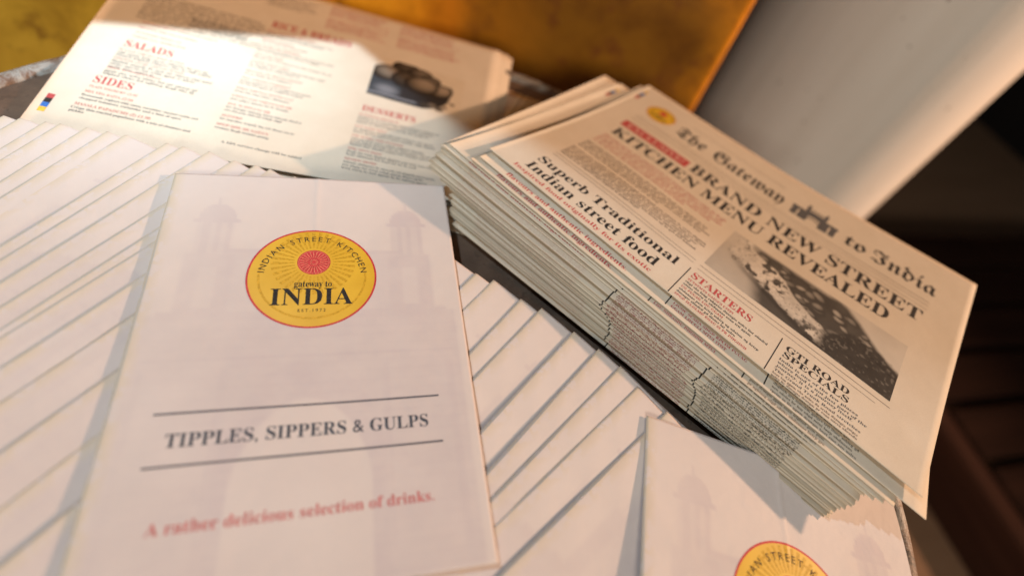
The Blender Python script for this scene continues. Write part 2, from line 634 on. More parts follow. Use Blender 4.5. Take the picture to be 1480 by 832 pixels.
def text_geo(s, style='serif', res=2, spacing=1.0):
    key = (s, style, res, spacing)
    if key in _tcache: return _tcache[key]
    cu = bpy.data.curves.new('t', 'FONT'); cu.body = styled(s, style); cu.size = 1.0
    cu.resolution_u = res; cu.space_character = spacing
    cu.fill_mode = 'FRONT'
    ob = bpy.data.objects.new('t', cu); COL.objects.link(ob)
    bpy.context.view_layer.update()
    dg = bpy.context.evaluated_depsgraph_get()
    me = bpy.data.meshes.new_from_object(ob.evaluated_get(dg))
    vs_ = np.array([(p.co.x, p.co.y) for p in me.vertices]) if len(me.vertices) else np.zeros((0, 2))
    fs_ = [tuple(p.vertices) for p in me.polygons]
    bpy.data.objects.remove(ob); bpy.data.curves.remove(cu); bpy.data.meshes.remove(me)
    _tcache[key] = (vs_, fs_)
    return vs_, fs_


_cap = {}


def cap_h(style):
    if style not in _cap:
        vs_, _ = text_geo('H' if style != 'blackletter' else 'n', style)
        _cap[style] = vs_[:, 1].max() * (1.0 if style != 'blackletter' else 1.45)
    return _cap[style]


class Ink:
    """flat shapes in page millimetres (x right, y down), gathered for one printed part"""
    def __init__(self): self.v = []; self.f = []; self.n = 0

    def add(self, vs_, fs_):
        self.v.append(np.asarray(vs_, float)); self.f += [tuple(i + self.n for i in q) for q in fs_]
        self.n += len(vs_)

    def text(self, s, x0, x1, y0, cap, y1=None, style='serif', res=3, spacing=1.0):
        vs_, fs_ = text_geo(s, style, res, spacing)
        if not len(vs_): return
        a, b_ = vs_[:, 0].min(), vs_[:, 0].max()
        X = x0 + (vs_[:, 0] - a) / (b_ - a) * (x1 - x0)
        base = y0 if y1 is None else y0 + (y1 - y0) * (X - x0) / (x1 - x0)
        Y = base - vs_[:, 1] / cap_h(style) * cap
        self.add(np.stack([X, Y], 1), fs_)

    def rect(self, x0, x1, y0, y1, dy=0.0, nx=None, ny=None):
        nx = nx or max(1, int(abs(x1 - x0) / 4)); ny = ny or max(1, int(abs(y1 - y0) / 4))
        vs_, fs_ = [], []
        for j in range(ny + 1):
            for i in range(nx + 1):
                t = i / nx
                vs_.append((x0 + (x1 - x0) * t, y0 + (y1 - y0) * j / ny + dy * t))
        for j in range(ny):
            for i in range(nx):
                a = j * (nx + 1) + i
                fs_.append((a, a + nx + 1, a + nx + 2, a + 1))
        self.add(vs_, fs_)

    def disc(self, cx, cy, r0, r1, n=64, a0=0, a1=2 * math.pi, rings=1):
        vs_, fs_ = [], []
        for k in range(rings + 1):
            r = r0 + (r1 - r0) * k / rings
            for i in range(n + 1):
                a = a0 + (a1 - a0) * i / n
                vs_.append((cx + r * math.cos(a), cy - r * math.sin(a)))
        for k in range(rings):
            for i in range(n):
                p = k * (n + 1) + i
                fs_.append((p, p + n + 1, p + n + 2, p + 1))
        self.add(vs_, fs_)

    def build(self, name, S, eps, mat, parent):
        if not self.v: return None
        P = np.concatenate(self.v)
        X = S(P[:, 0], P[:, 1], eps)
        return mesh_obj(name, X, self.f, mat, parent, smooth=False)


LET = 'aeiourstnlcdmpgh'


def greek_word():
    return ''.join(random.choice(LET) for _ in range(random.choice((2, 3, 4, 5, 6, 7, 8))))


_gw = [greek_word() for _ in range(60)]


def greek_line(inkset, x0, x1, y, cap, fill=1.0, up=False, y1=None):
    """one line of unreadably small body type"""
    x = x0; end = x0 + (x1 - x0) * fill
    while True:
        w = random.choice(_gw)
        if up: w = w.upper()
        vs_, fs_ = text_geo(w, 'serif', 1)
        s = cap / cap_h('serif')
        wd = (vs_[:, 0].max() - vs_[:, 0].min()) * s
        if x + wd > end: break
        yy_ = y if y1 is None else y + (y1 - y) * (x - x0) / (x1 - x0)
        inkset.add(np.stack([x + (vs_[:, 0] - vs_[:, 0].min()) * s, yy_ - vs_[:, 1] * s], 1), fs_)
        x += wd + cap * 0.55


# ------------------------------------------------------------------ drinks menu booklets
BW, BH = 148.0, 214.5
BT = 0.0008            # thickness of a booklet


def curl(X, Y):
    """height of the cover over its flat plane, X,Y in mm"""
    return 0.00035 * np.sin(X / BW * math.pi) * np.cos(Y / 47.0) + 0.00022 * np.sin(X / 17.0 - Y / 39.0) * np.sin(Y / 29.0) + 0.00035 * np.exp(-((X - 74) / 1.1) ** 2) * (1 - sst(20, 55, Y)) - 0.00045 * np.exp(-X / 1.6) + 0.00018 * np.sin(X / 31.0 + Y / 23.0)


def cover_surface(X, Y, eps=0.0):
    X = np.asarray(X, float); Y = np.asarray(Y, float)
    return np.stack([X / 1000, -Y / 1000, BT + curl(X, Y) + eps], -1)


def soft_rect(X, Y, x0, x1, y0, y1, s=1.2):
    return sst(x0 - s, x0 + s, X) * (1 - sst(x1 - s, x1 + s, X)) * sst(y0 - s, y0 + s, Y) * (1 - sst(y1 - s, y1 + s, Y))


def gateway_tint(X, Y):
    """0..1 faint lavender print of a domed stone gateway"""
    d = np.zeros_like(X)
    xm = 74.0
    ax = np.abs(X - xm)
    body = soft_rect(X, Y, 4, 144, 94, 300)
    d = np.maximum(d, 0.62 * body)
    d = np.maximum(d, 0.75 * soft_rect(X, Y, 8, 140, 92, 97, .8))
    d = np.maximum(d, 0.8 * soft_rect(X, Y, 6, 142, 116, 118, .6))
    d = np.maximum(d, 0.5 * soft_rect(X, Y, 18, 130, 56, 96))
    d = np.maximum(d, 0.7 * soft_rect(X, Y, 30, 118, 54, 57, .8))
    for c in (25.5, 122.5):
        a = X - c
        dome = (1 - sst(.9, 1.1, (a / 9.0) ** 2 + ((Y - 34) / 11.0) ** 2)) * (1 - sst(33, 35, Y))
        d = np.maximum(d, .85 * dome)
        d = np.maximum(d, .9 * soft_rect(X, Y, c - .6, c + .6, 18, 25, .4))
        d = np.maximum(d, .9 * soft_rect(X, Y, c - 11, c + 11, 34, 36.5, .6))
        tw = soft_rect(X, Y, c - 8.5, c + 8.5, 36, 58)
        gaps = 0.5 + 0.5 * np.sign(np.sin((X - c) * 1.15))
        d = np.maximum(d, tw * (0.45 + .35 * gaps))
        d = np.maximum(d, .72 * soft_rect(X, Y, c - 11.5, c + 11.5, 57, 96))
        inner = soft_rect(X, Y, c - 4, c + 4, 66, 90, 1)
        d = d * (1 - .55 * inner)

    def arch(hw, top, sp):
        k = np.where(Y < sp, (ax / hw) ** 2 + ((sp - Y) / (sp - top)) ** 1.6 * 1.0, (ax / hw) ** 2)
        return 1 - sst(.94, 1.06, k)
    hole = arch(34, 120, 168)
    d = d * (1 - hole) + hole * 0.80
    hole2 = arch(27, 139, 176)
    d = d * (1 - hole2) + hole2 * 0.18
    for c in (8, 40, 108, 138):
        d = np.maximum(d, .82 * soft_rect(X, Y, c - 2.0, c + 2.0, 122, 205, 1) * (1 - hole))
    rows = 0.5 + 0.5 * np.sin(Y * 1.25)
    d = d + 0.10 * (rows > .86) * body * (1 - hole2)
    n_ = fbm(X / 9, Y / 7, 4); n2 = fbm(X / 2.2, Y / 1.1, 2)
    d = d * (0.55 + 0.9 * n_) + 0.12 * (n2 - .5) * (d > .05)
    fade = 0.55 + .45 * sst(10, 60, X)
    return np.clip(d * fade, 0, 1)


def slab(S, nx, ny, x0, x1, y0, y1, th, colfn=None):
    gx = np.linspace(x0, x1, nx + 1); gy = np.linspace(y0, y1, ny + 1)
    X, Y = np.meshgrid(gx, gy)
    X = X.ravel(); Y = Y.ravel()
    top = S(X, Y, 0.0); bot = top - np.array([0, 0, th])
    n1 = len(X)
    fs_ = []
    W_ = nx + 1
    for j in range(ny):
        for i in range(nx):
            a = j * W_ + i
            fs_.append((a, a + W_, a + W_ + 1, a + 1))
    bs = [tuple(q + n1 for q in t[::-1]) for t in fs_]
    loop = [i for i in range(nx)] + [j * W_ + nx for j in range(ny)] + [ny * W_ + i for i in range(nx, 0, -1)] + [j * W_ for j in range(ny, 0, -1)]
    side = []
    for k in range(len(loop)):
        a, b_ = loop[k], loop[(k + 1) % len(loop)]
        side.append((a, b_, b_ + n1, a + n1))
    uv = np.stack([X / BW, 1 - Y / BH], 1)
    col = None
    if colfn is not None:
        c = colfn(X, Y); col = np.concatenate([c, c])
    return np.concatenate([top, bot]), fs_ + bs + side, np.concatenate([uv, uv]), col


def cover_colour(X, Y):
    t = gateway_tint(X, Y)[:, None]
    return (1 - t) * np.array([1.0, 0.985, 0.955]) + t * np.array([0.865, 0.835, 0.86])


cv, cf, cuv, ccol = slab(cover_surface, 118, 168, 0, BW, 0, BH, 0.00022, cover_colour)
tmp = mesh_obj('cover', cv, cf, M['cover'], None, cuv, ccol)
COVER_MESH = tmp.data
bpy.data.objects.remove(tmp)


def pages_surface(X, Y, eps=0.0):
    X = np.asarray(X, float); Y = np.asarray(Y, float)
    return np.stack([X / 1000, -Y / 1000, BT - 0.0003 + curl(X, Y) * 0.6 * (1 - np.exp(-X / 4)) + eps], -1)


def back_surface(X, Y, eps=0.0):
    X = np.asarray(X, float); Y = np.asarray(Y, float)
    return np.stack([X / 1000, -Y / 1000, 0.00022 + 0 * X + eps], -1)


pv, pf, puv, _ = slab(pages_surface, 20, 24, 0.6, BW - 0.7, 0.5, BH - 0.5, 0.00034)
tmp = mesh_obj('inner_pages', pv, pf, M['pages'], None, puv); PAGES_MESH = tmp.data; bpy.data.objects.remove(tmp)
pv, pf, puv, _ = slab(back_surface, 6, 8, 0.0, BW - 0.2, 0.0, BH, 0.00022)
tmp = mesh_obj('back_cover', pv, pf, M['back'], None, puv); BACK_MESH = tmp.data; bpy.data.objects.remove(tmp)


def booklet(corner, ang_deg, tilt=0.0, pitch=0.0, lift=0.0):
    """corner: world position of the top of the spine; ang: direction of the spine upwards (90 = +y)"""
    a = math.radians(ang_deg - 90)
    Rm = Matrix.Rotation(a, 4, 'Z') @ Matrix.Rotation(tilt, 4, 'Y') @ Matrix.Rotation(pitch, 4, 'X')
    e = empty('drinks_menu')
    e.matrix_world = Matrix.Translation(Vector(corner) + Vector((0, 0, -BT))) @ Rm
    for nm, me in (('cover', COVER_MESH), ('inner_pages', PAGES_MESH), ('back_cover', BACK_MESH)):
        c = bpy.data.objects.new(nm, me); COL.objects.link(c); c.parent = e
    return e


def ring_text(inkset, s, cx, cy, r, cap, a0, a1, style='sans'):
    chars = list(s)
    adv = []
    k = cap / cap_h(style)
    for ch in chars:
        if ch == ' ': adv.append(cap * 0.95); continue
        vs_, _ = text_geo(ch, style)
        adv.append((vs_[:, 0].max() - vs_[:, 0].min()) * k + cap * 0.42)
    tot = sum(adv); x = 0
    for ch, w in zip(chars, adv):
        if ch != ' ':
            vs_, fs_ = text_geo(ch, style)
            mid = (vs_[:, 0].max() + vs_[:, 0].min()) / 2
            a = a0 + (a1 - a0) * (x + w / 2) / tot
            dx = (vs_[:, 0] - mid) * k; dy = vs_[:, 1] * k
            R_ = r + dy
            X = cx + R_ * math.cos(a) + dx * math.sin(a)
            Y = cy - (R_ * math.sin(a) - dx * math.cos(a))
            inkset.add(np.stack([X, Y], 1), fs_)
        x += w


def badge(parent, S, cx, cy, R, e0, detail=True):
    """round shop badge: yellow disc with rays, red ring, rosette and lettering"""
    root = Ink(); root.disc(cx, cy, 0.0, R * 0.985, 96, rings=10)
    bd = root.build('badge', S, e0, M['badge_yellow'], parent)
    k = Ink(); k.disc(cx, cy, R * 0.97, R, 120, rings=1); k.build('ring', S, e0 * 1.5, M['badge_red'], bd)
    rs = R * 0.26; ry = cy - R * 0.29
    if detail:
        k = Ink()
        for i in range(36):
            a = 2 * math.pi * i / 36
            k.disc(cx, ry, rs * 1.15, R * 0.66, 3, a, a + math.pi / 36, rings=5)
        k.disc(cx, cy, R * 0.80, R * 0.835, 90, rings=1)
        k.build('sunray', S, e0 * 1.25, M['badge_ray'], bd)
    k = Ink(); k.disc(cx, ry, 0, rs, 64, rings=4); ro = k.build('rosette', S, e0 * 1.6, M['badge_red'], bd)
    if detail:
        k = Ink()
        for i in range(24):
            a = 2 * math.pi * (i + .25) / 24
            k.disc(cx, ry, rs * .36, rs * .84, 3, a - .030, a + .030, rings=2)
        for i in range(60):
            a = 2 * math.pi * i / 60
            k.disc(cx, ry, rs * .88, rs * .94, 2, a, a + .05)
        for i in range(14):
            a = 2 * math.pi * i / 14
            k.disc(cx, ry, rs * .12, rs * .26, 2, a, a + .14)
        k.build('petal', S, e0 * 2.0, M['badge_pale'], ro)
    k = Ink()
    ring_text(k, 'INDIAN STREET KITCHEN', cx, cy, R * 0.745, R * 0.105, math.radians(176), math.radians(4))
    k.text('gateway to', cx - R * .28, cx + R * .29, cy + R * .22, R * .125)
    k.text('INDIA', cx - R * .615, cx + R * .615, cy + R * .565, R * .315)
    k.text('EST.1972', cx - R * .20, cx + R * .21, cy + R * .70, R * .055, style='sans', spacing=1.35)
    k.build('lettering', S, e0 * 1.8, M['ink_black'], bd)
    return bd


def front_print(e, S, e0):
    badge(e, S, 74.0, 71.8, 31.2, e0)
    k = Ink()
    k.text('TIPPLES, SIPPERS & GULPS', 22.8, 125.5, 156.1, 5.6)
    k.build('title_lettering', S, e0, M['ink_navy'], e)
    for y_ in (141.5, 163.1):
        k = Ink(); k.rect(16.8, 131.3, y_, y_ + .8); k.build('title_rule', S, e0, M['ink_navy'], e)
    k = Ink()
    k.text('A rather delicious selection of drinks.', 22.4, 125.2, 188.0, 4.3)
    k.build('subtitle_lettering', S, e0, M['ink_red_pale'], e)


SPINE_Z = 0.0147
fan = [  # top of each spine and its direction
    (-0.2060, 0.0470, 67.5), (-0.1855, 0.0460, 66.0), (-0.1657, 0.0446, 64.5), (-0.1446, 0.0413, 63.2), (-0.1234, 0.0379, 61.1), (-0.1052, 0.0339, 58.8),
    (-0.0819, 0.0285, 56.2), (-0.0616, 0.0232, 53.6), (-0.0463, 0.0166, 52.0), (-0.0292, 0.0108, 50.6), (-0.0138, 0.0048, 49.6),
    (0.0020, -0.0040, 49.2), (0.0190, -0.0125, 48.6), (0.0370, -0.0250, 48.0), (0.0530, -0.0375, 47.2), (0.0690, -0.0530, 46.4),
    (0.0845, -0.0680, 45.4), (0.0950, -0.0730, 44.4), (0.1088, -0.0862, 43.6), (0.1199, -0.0930, 42.1), (0.1348, -0.1089, 41.0),
    (0.1459, -0.1203, 38.9), (0.1556, -0.1314, 36.0), (0.1631, -0.1441, 33.2), (0.1739, -0.1585, 30.3)]
ORD = ['first', 'second', 'third', 'fourth', 'fifth', 'sixth', 'seventh', 'eighth', 'ninth', 'tenth', 'eleventh', 'twelfth', 'thirteenth', 'fourteenth', 'fifteenth', 'sixteenth', 'seventeenth']
left = []
for i in range(11):
    left.append(fan[i])
    if i in (2, 3, 4, 6, 8):                               # a few that slipped close together
        w_ = (0.45, 0.40, 0.55, 0.38, 0.5)[(2, 3, 4, 6, 8).index(i)]
        left.append(tuple(fan[i][q] * (1 - w_) + fan[i + 1][q] * w_ for q in range(3)))
for i, (x, y, a) in enumerate(left):
    jx = random.uniform(-.0022, .0022)
    e = booklet((x + jx, y - jx * .25, SPINE_Z - 0.0026 + 0.00012 * i + random.uniform(-.0001, .0001)),
                a + random.uniform(-.6, .6), 0.030 + random.uniform(-.002, .002), random.uniform(-.002, .002))
    e.scale = (1, 1, 0.5)
    tag(e, 'pinkish white drinks menu fanned over the salads sheet edge, %s outward from the badge menu' % ORD[len(left) - 1 - i], 'menu', 'drinks menus fanned beside the salads sheet')
for i, (x, y, a) in enumerate(fan):
    if i < 11: continue
    slope = 0.046 if i <= 14 else 0.046 + (0.092 - 0.046) * min(1, (i - 14) / 3)
    jx = random.uniform(-.0012, .0012) if i < 24 else 0
    e = booklet((x + jx, y - jx * .25, SPINE_Z - 0.0008 + random.uniform(-.0002, .0002)),
                a + random.uniform(-.7, .7), slope + random.uniform(-.004, .004), random.uniform(-.0035, .0035))
    if i <= 15:
        tag(e, 'drinks menu of the fan, mostly hidden under the uppermost drinks menu', 'menu', 'drinks menus fanned under the uppermost one')
    else:
        tag(e, 'pinkish white drinks menu fanned along the newspaper stack, %s from the rim menu' % ORD[24 - i], 'menu', 'drinks menus fanned along the newspaper stack')

main = booklet((-0.074, 0.0, 0.016), 90.0)
tag(main, 'uppermost drinks menu with yellow badge and red subtitle, lying across the fan', 'menu')
front_print(main, cover_surface, 0.00007)

b2 = booklet((0.1608, -0.1602, 0.0149), 90 - math.degrees(0.3896), 0.085, 0.0)
tag(b2, 'drinks menu at the end of the fan with its corner on the drum rim', 'menu')
front_print(b2, cover_surface, 0.00007)

# ------------------------------------------------------------------ folded newspaper menus
NW, NH = 297.0, 210.0


class Sheet:
    """a sheet folded in half, fold towards F0-F1, open side towards B0-B1"""
    def __init__(self, B0, B1, F1, F0, amt=1.0, h=0.00013, phase=0.0, dip_r=0.0045, dip_l=0.0035, wav=0.0004, sag=0.0):
        self.Q = [np.array(q, float) for q in (B0, B1, F1, F0)]
        self.fat = 1.0; self.sag = sag
        self.amt, self.h, self.ph, self.dr, self.dl, self.wav = amt, h, phase, dip_r, dip_l, wav

    def mid(self, u, v):
        u = np.asarray(u, float)[..., None]; v = np.asarray(v, float)[..., None]
        B0, B1, F1, F0 = self.Q
        P = (B0 * (1 - u) + B1 * u) * (1 - v) + (F0 * (1 - u) + F1 * u) * v
        vc = np.clip(v[..., 0], 0, 1); uu = u[..., 0]
        z = -self.dr * np.sin(np.pi * vc ** 1.2) * sst(.72, 1, uu) - self.dl * np.sin(np.pi * vc) * (1 - sst(0, .3, uu))
        z = z * self.amt + self.wav * np.sin(uu * 9 + self.ph) * np.sin(vc * 4 + self.ph * .7)
        z = z - self.sag * np.sin(np.pi * np.clip(uu, 0, 1)) ** 1.3 * (1 - sst(.5, .92, vc)) * (.65 + .35 * sst(0, .3, vc))
        P = P.copy(); P[..., 2] += z
        return P

    def hh(self, v, u=0.5):
        return self.h * (1 + self.fat * (1.35 - 0.7 * u) * np.clip(v, 0, 1) ** 22)

    def top(self, X, Y, eps=0.0):
        u = np.asarray(X, float) / NW; v = np.asarray(Y, float) / NH
        P = self.mid(u, np.minimum(v, 1.0))
        P[..., 2] += self.hh(v, u) + eps
        over = np.maximum(v - 1.0, 0) * NH / 1000      # type that runs over the fold
        B0, B1, F1, F0 = self.Q
        d = (F0 - B0); d = d / np.linalg.norm(d)
        r = self.hh(1.0, u)
        ang = np.minimum(over / r, math.pi * .8)
        P[..., 0] += d[0] * (r + eps) * np.sin(ang); P[..., 1] += d[1] * (r + eps) * np.sin(ang)
        P[..., 2] += (r + eps) * (np.cos(ang) - 1)
        return P

    def build(self, name, mat, parent, nu=24, nv=14):
        th = 0.00009
        B0, B1, F1, F0 = self.Q
        d = (F0 - B0); d[2] = 0; d = d / np.linalg.norm(d)
        vsamp = np.concatenate([np.linspace(0, .86, nv), [.90, .93, .955, .975, .99, 1.0]])
        arc = [math.radians(t) for t in (25, 50, 75, 90, 105, 130, 155)]

        def profile(u):
            prof = []
            for vv in vsamp: prof.append((vv, self.hh(vv, u), 0.0, vv * NH))
            r = self.hh(1.0, u)
            for t in arc: prof.append((1.0, r * math.cos(t), r * math.sin(t), NH + r * 1000 * t))
            for vv in vsamp[::-1]: prof.append((vv, -self.hh(vv, u), 0.0, NH + r * 1000 * math.pi + (1 - vv) * NH))
            for vv in vsamp: prof.append((vv, -self.hh(vv, u) + th, 0.0, -50))
            ri = r - th
            for t in arc[::-1]: prof.append((1.0, ri * math.cos(t), ri * math.sin(t), -50))
            for vv in vsamp[::-1]: prof.append((vv, self.hh(vv, u) - th, 0.0, -50))
            return prof
        prof = profile(0.5)
        m = len(prof)
        us = np.linspace(0, 1, nu + 1)
        vs_, uv = [], []
        pv_ = np.array([p[0] for p in prof])
        for uu in us:
            prof = profile(uu)
            P = self.mid(np.full(m, uu), pv_)
            P[:, 2] += [p[1] for p in prof]
            o_ = np.array([p[2] for p in prof])
            P[:, 0] += d[0] * o_; P[:, 1] += d[1] * o_
            vs_.append(P); uv.append(np.stack([np.full(m, uu * NW), [p[3] for p in prof]], 1))
        vs_ = np.concatenate(vs_); uv = np.concatenate(uv)
        fs_ = []
        for i in range(nu):
            for k in range(m):
                k2 = (k + 1) % m
                fs_.append((i * m + k, i * m + k2, (i + 1) * m + k2, (i + 1) * m + k))
        for i in (0, nu):
            for k in range(m // 2):
                a, b_ = i * m + k, i * m + (k + 1)
                c_, e_ = i * m + (m - 2 - k), i * m + (m - 1 - k)
                if k + 1 <= m - 2 - k: fs_.append((a, b_, c_, e_))
        return mesh_obj(name, vs_, fs_, mat, parent, uv)


def sheet_thing(name, S, mat, label, group=None, nu=24, nv=14):
    c = sum(S.Q) / 4
    e = empty(name)
    o_ = S.build('folded_sheet', mat, e, nu, nv)
    tag(e, label, 'newspaper', group)
    return e


# ---- sheets turned to the back page, behind the fan
for k in range(5):
    z = 0.0016 + 0.0007 * k
    dx = 0.0030 * (4 - k) + (0.0020 if k == 2 else 0); dy = -0.0012 * (4 - k)
    if k == 4: dx = dy = 0
    S = Sheet((-.147 + dx, .285 + dy, z), (.1457 + dx, .1919 + dy, z), (.094 + dx, -.004 + dy + .006, z), (-.163 + dx, .058 + dy + .004, z),
              amt=0.0, h=0.00012, phase=k * 1.3, wav=0.00015)
    if k < 4:
        sheet_thing('newspaper_menu', S, M['news'], 'newspaper menu lying under the salads and sides sheet', 'newspaper menus under the salads sheet')
    else:
        S.Q = [np.array(q) for q in ((-.147, .285, .0046), (.1457, .1919, .0046), (.094, -.004, .0046), (-.1638, .0467, .0046))]
        back_sheet = S
        back = sheet_thing('newspaper_menu', S, M['news'], 'newspaper menu showing salads, sides and desserts under a hard-edged light patch', None, 40, 28)

S = Sheet((.015, .205, .0009), (.222, .098, .0011), (.120, -.040, .0011), (-.050, .020, .0009), amt=0.0, h=0.00012, wav=0.0)
sheet_thing('newspaper_menu', S, M['news_printed'], 'askew newspaper menu bridging the gap between the salads sheet and the thick stack')

# ---- the thick stack
NB = 30
j = lambda s_: random.uniform(-s_, s_)
for k in range(NB):
    t = k / (NB - 1)
    zf = .0058 + .0297 * t
    F0 = np.array([np.interp(zf, (.0058, .0182, .0225, .0355), (.0775, .0768, .0645, .0691)),
                   np.interp(zf, (.0058, .0182, .0225, .0355), (-.0225, -.0040, .0090, .0123)), zf])
    F1 = np.array([.2417, -.2181, .0054]) * (1 - t) + np.array([.2544, -.2146, .0250]) * t
    d = F1 - F0; d[2] = 0; d /= np.linalg.norm(d)
    pp = np.array([-d[1], d[0], 0])
    rec = random.uniform(.0016, .0036) if random.random() < .34 else random.uniform(-.0008, .0005)
    if k == NB - 1: rec = .004
    F0 = F0 + pp * (rec + j(.0004)) + d * j(.0015); F1 = F1 + pp * (rec + j(.0008)) + d * j(.0010)
    F0[2] += j(.00012); F1[2] += j(.00006)
    B0 = F0 + pp * (.204 + j(.0015)); B0[2] = .0050 + .0150 * t
    B1 = F1 + pp * (.205 + j(.0015)); B1[2] = .0050 + .0205 * t
    S = Sheet(B0, B1, F1, F0, amt=0.3 * t, h=0.00012, phase=0.3, wav=0.0004 * t, sag=0.0045 * t)
    S.fat = random.uniform(0.9, 1.7)
    sheet_thing('newspaper_menu', S, M['news_printed'], 'folded newspaper menu packed within the thick stack, fold outwards', 'newspaper menus packed in the thick stack', 36, 16)

uppers = [
    ((.2370, .1325, .0208), (.4210, -.0985, .0270), (.2574, -.2162, .0260), (.0729, .0130, .0368), .4),
    ((.2400, .1318, .0213), (.4240, -.0975, .0279), (.2608, -.2184, .0270), (.0766, .0132, .0380), .55),
    ((.2590, .1305, .0223), (.4290, -.0910, .0294), (.2651, -.2205, .0280), (.0878, -.0013, .0396), .75),
    ((.2625, .1298, .0230), (.4315, -.0890, .0305), (.2779, -.2283, .0290), (.0932, -.0004, .0409), .9)]
upper_sheets = []
for n_, (B0, B1, F1, F0, am) in enumerate(uppers):
    S = Sheet(B0, B1, F1, F0, amt=am, h=0.00014, phase=0.0, wav=0.0, sag=0.0049)
    S.fat = 1.2
    e = sheet_thing('newspaper_menu', S, M['news'], 'loosely slipped newspaper menu, %s below the headline newspaper' % ORD[3 - n_], 'newspaper menus slipped under the headline one', 40, 22)
    upper_sheets.append((S, e))
TOP = Sheet((.2654, .1293, .0240), (.4407, -.0946, .0320), (.2788, -.2194, .0332), (.0999, .0055, .0427), amt=1.0, h=0.00014, wav=0.0, sag=0.0049, dip_r=0.0012)
top = sheet_thing('newspaper_menu', TOP, M['news'], 'headline newspaper menu on top of the thick stack, announcing a new street kitchen menu', None, 70, 44)


def _ell(x, y, cx, cy, rx, ry, rot=0.0, s=.12):
    c, d = math.cos(rot), math.sin(rot)
    X = (x - cx) * c + (y - cy) * d; Y = -(x - cx) * d + (y - cy) * c
    q = np.sqrt((X / rx) ** 2 + (Y / ry) ** 2)
    return 1 - sst(1 - s, 1 + s, q), X / rx, Y / ry


def bread_picture(x, y):
    """grey halftone photo: torn flat bread in front of a dish of dark olives"""
    a = y / 2.25                                            # aspect-true height
    n1 = fbm(x * 9, a * 9, 4); n2 = fbm(x * 24 + 5, a * 24, 3); n3 = fbm(x * 62, a * 62 + 9, 2)
    g = 0.56 + 0.12 * (n1 - .5) - .10 * sst(.0, .5, y) * (x < .3)
    # dish of olives, upper middle to the right
    top = .02 + .55 * sst(.62, 1.02, x)
    dish = sst(-.06, .05, y - top + .10 * (n1 - .5)) * sst(.08, .20, x - .14 * y + .05 * (n1 - .5))
    g = g * (1 - dish) + (.030 + .07 * n1) * dish
    r = np.random.default_rng(5)
    for i in range(46):
        cx = r.uniform(.16, .97); cy = .06 + .52 * max(0, (cx - .60)) / .4 + r.uniform(.0, .52)
        rx = r.uniform(.022, .042); ry = rx * r.uniform(1.5, 2.1)
        m, X, Y = _ell(x, y, cx, cy, rx, ry, r.uniform(-.5, .5), .2)
        m = m * dish
        lum = .05 + r.uniform(.08, .36) * np.clip(1 - ((X + .3) ** 2 + (Y + .35) ** 2) * 1.1, 0, 1)
        g = g * (1 - m) + lum * m
    # black crust, lower right
    blk = sst(-.03, .05, y - (1.04 - .66 * sst(.48, .80, x) + .12 * sst(.8, 1, x)) + .14 * (n2 - .5)) * sst(.48, .58, x)
    g = g * (1 - blk) + (.014 + .09 * sst(.62, .78, n3) * sst(.4, .6, n1) + .03 * n2) * blk
    # bread
    ly = (x - .04) / .60
    mid = .22 + .62 * ly
    half = .27 - .10 * ly
    e = np.abs(y - mid + .16 * (n1 - .5)) / half
    bread = (1 - sst(.86, 1.06, e + .25 * (n2 - .5))) * sst(.02, .07, x) * (1 - sst(.58, .66, x + .12 * (n1 - .5)))
    bt = .60 + .42 * (n1 - .45) + .25 * (n3 - .5) - .18 * sst(.5, 1.0, (y - mid) / half)
    bt = bt * (1 - .88 * sst(.52, .62, n2) * sst(.38, .54, n1)) * (1 - .5 * sst(.66, .74, n3))
    g = g * (1 - bread) + np.clip(bt, .03, .74) * bread
    shadow = np.exp(-((y - mid - half * 1.12) / .05) ** 2) * sst(.05, .2, x) * (1 - sst(.5, .62, x))
    g = g * (1 - .45 * shadow)
    rim = np.exp(-((y - (.60 + .55 * (x - .90))) / .022) ** 2) * sst(.84, .88, x)
    g = g * (1 - .6 * rim)
    g = np.clip(g, .015, .70)
    return np.stack([g * 1.0 + .010, g * .89 + .009, g * .74 + .009], 1)


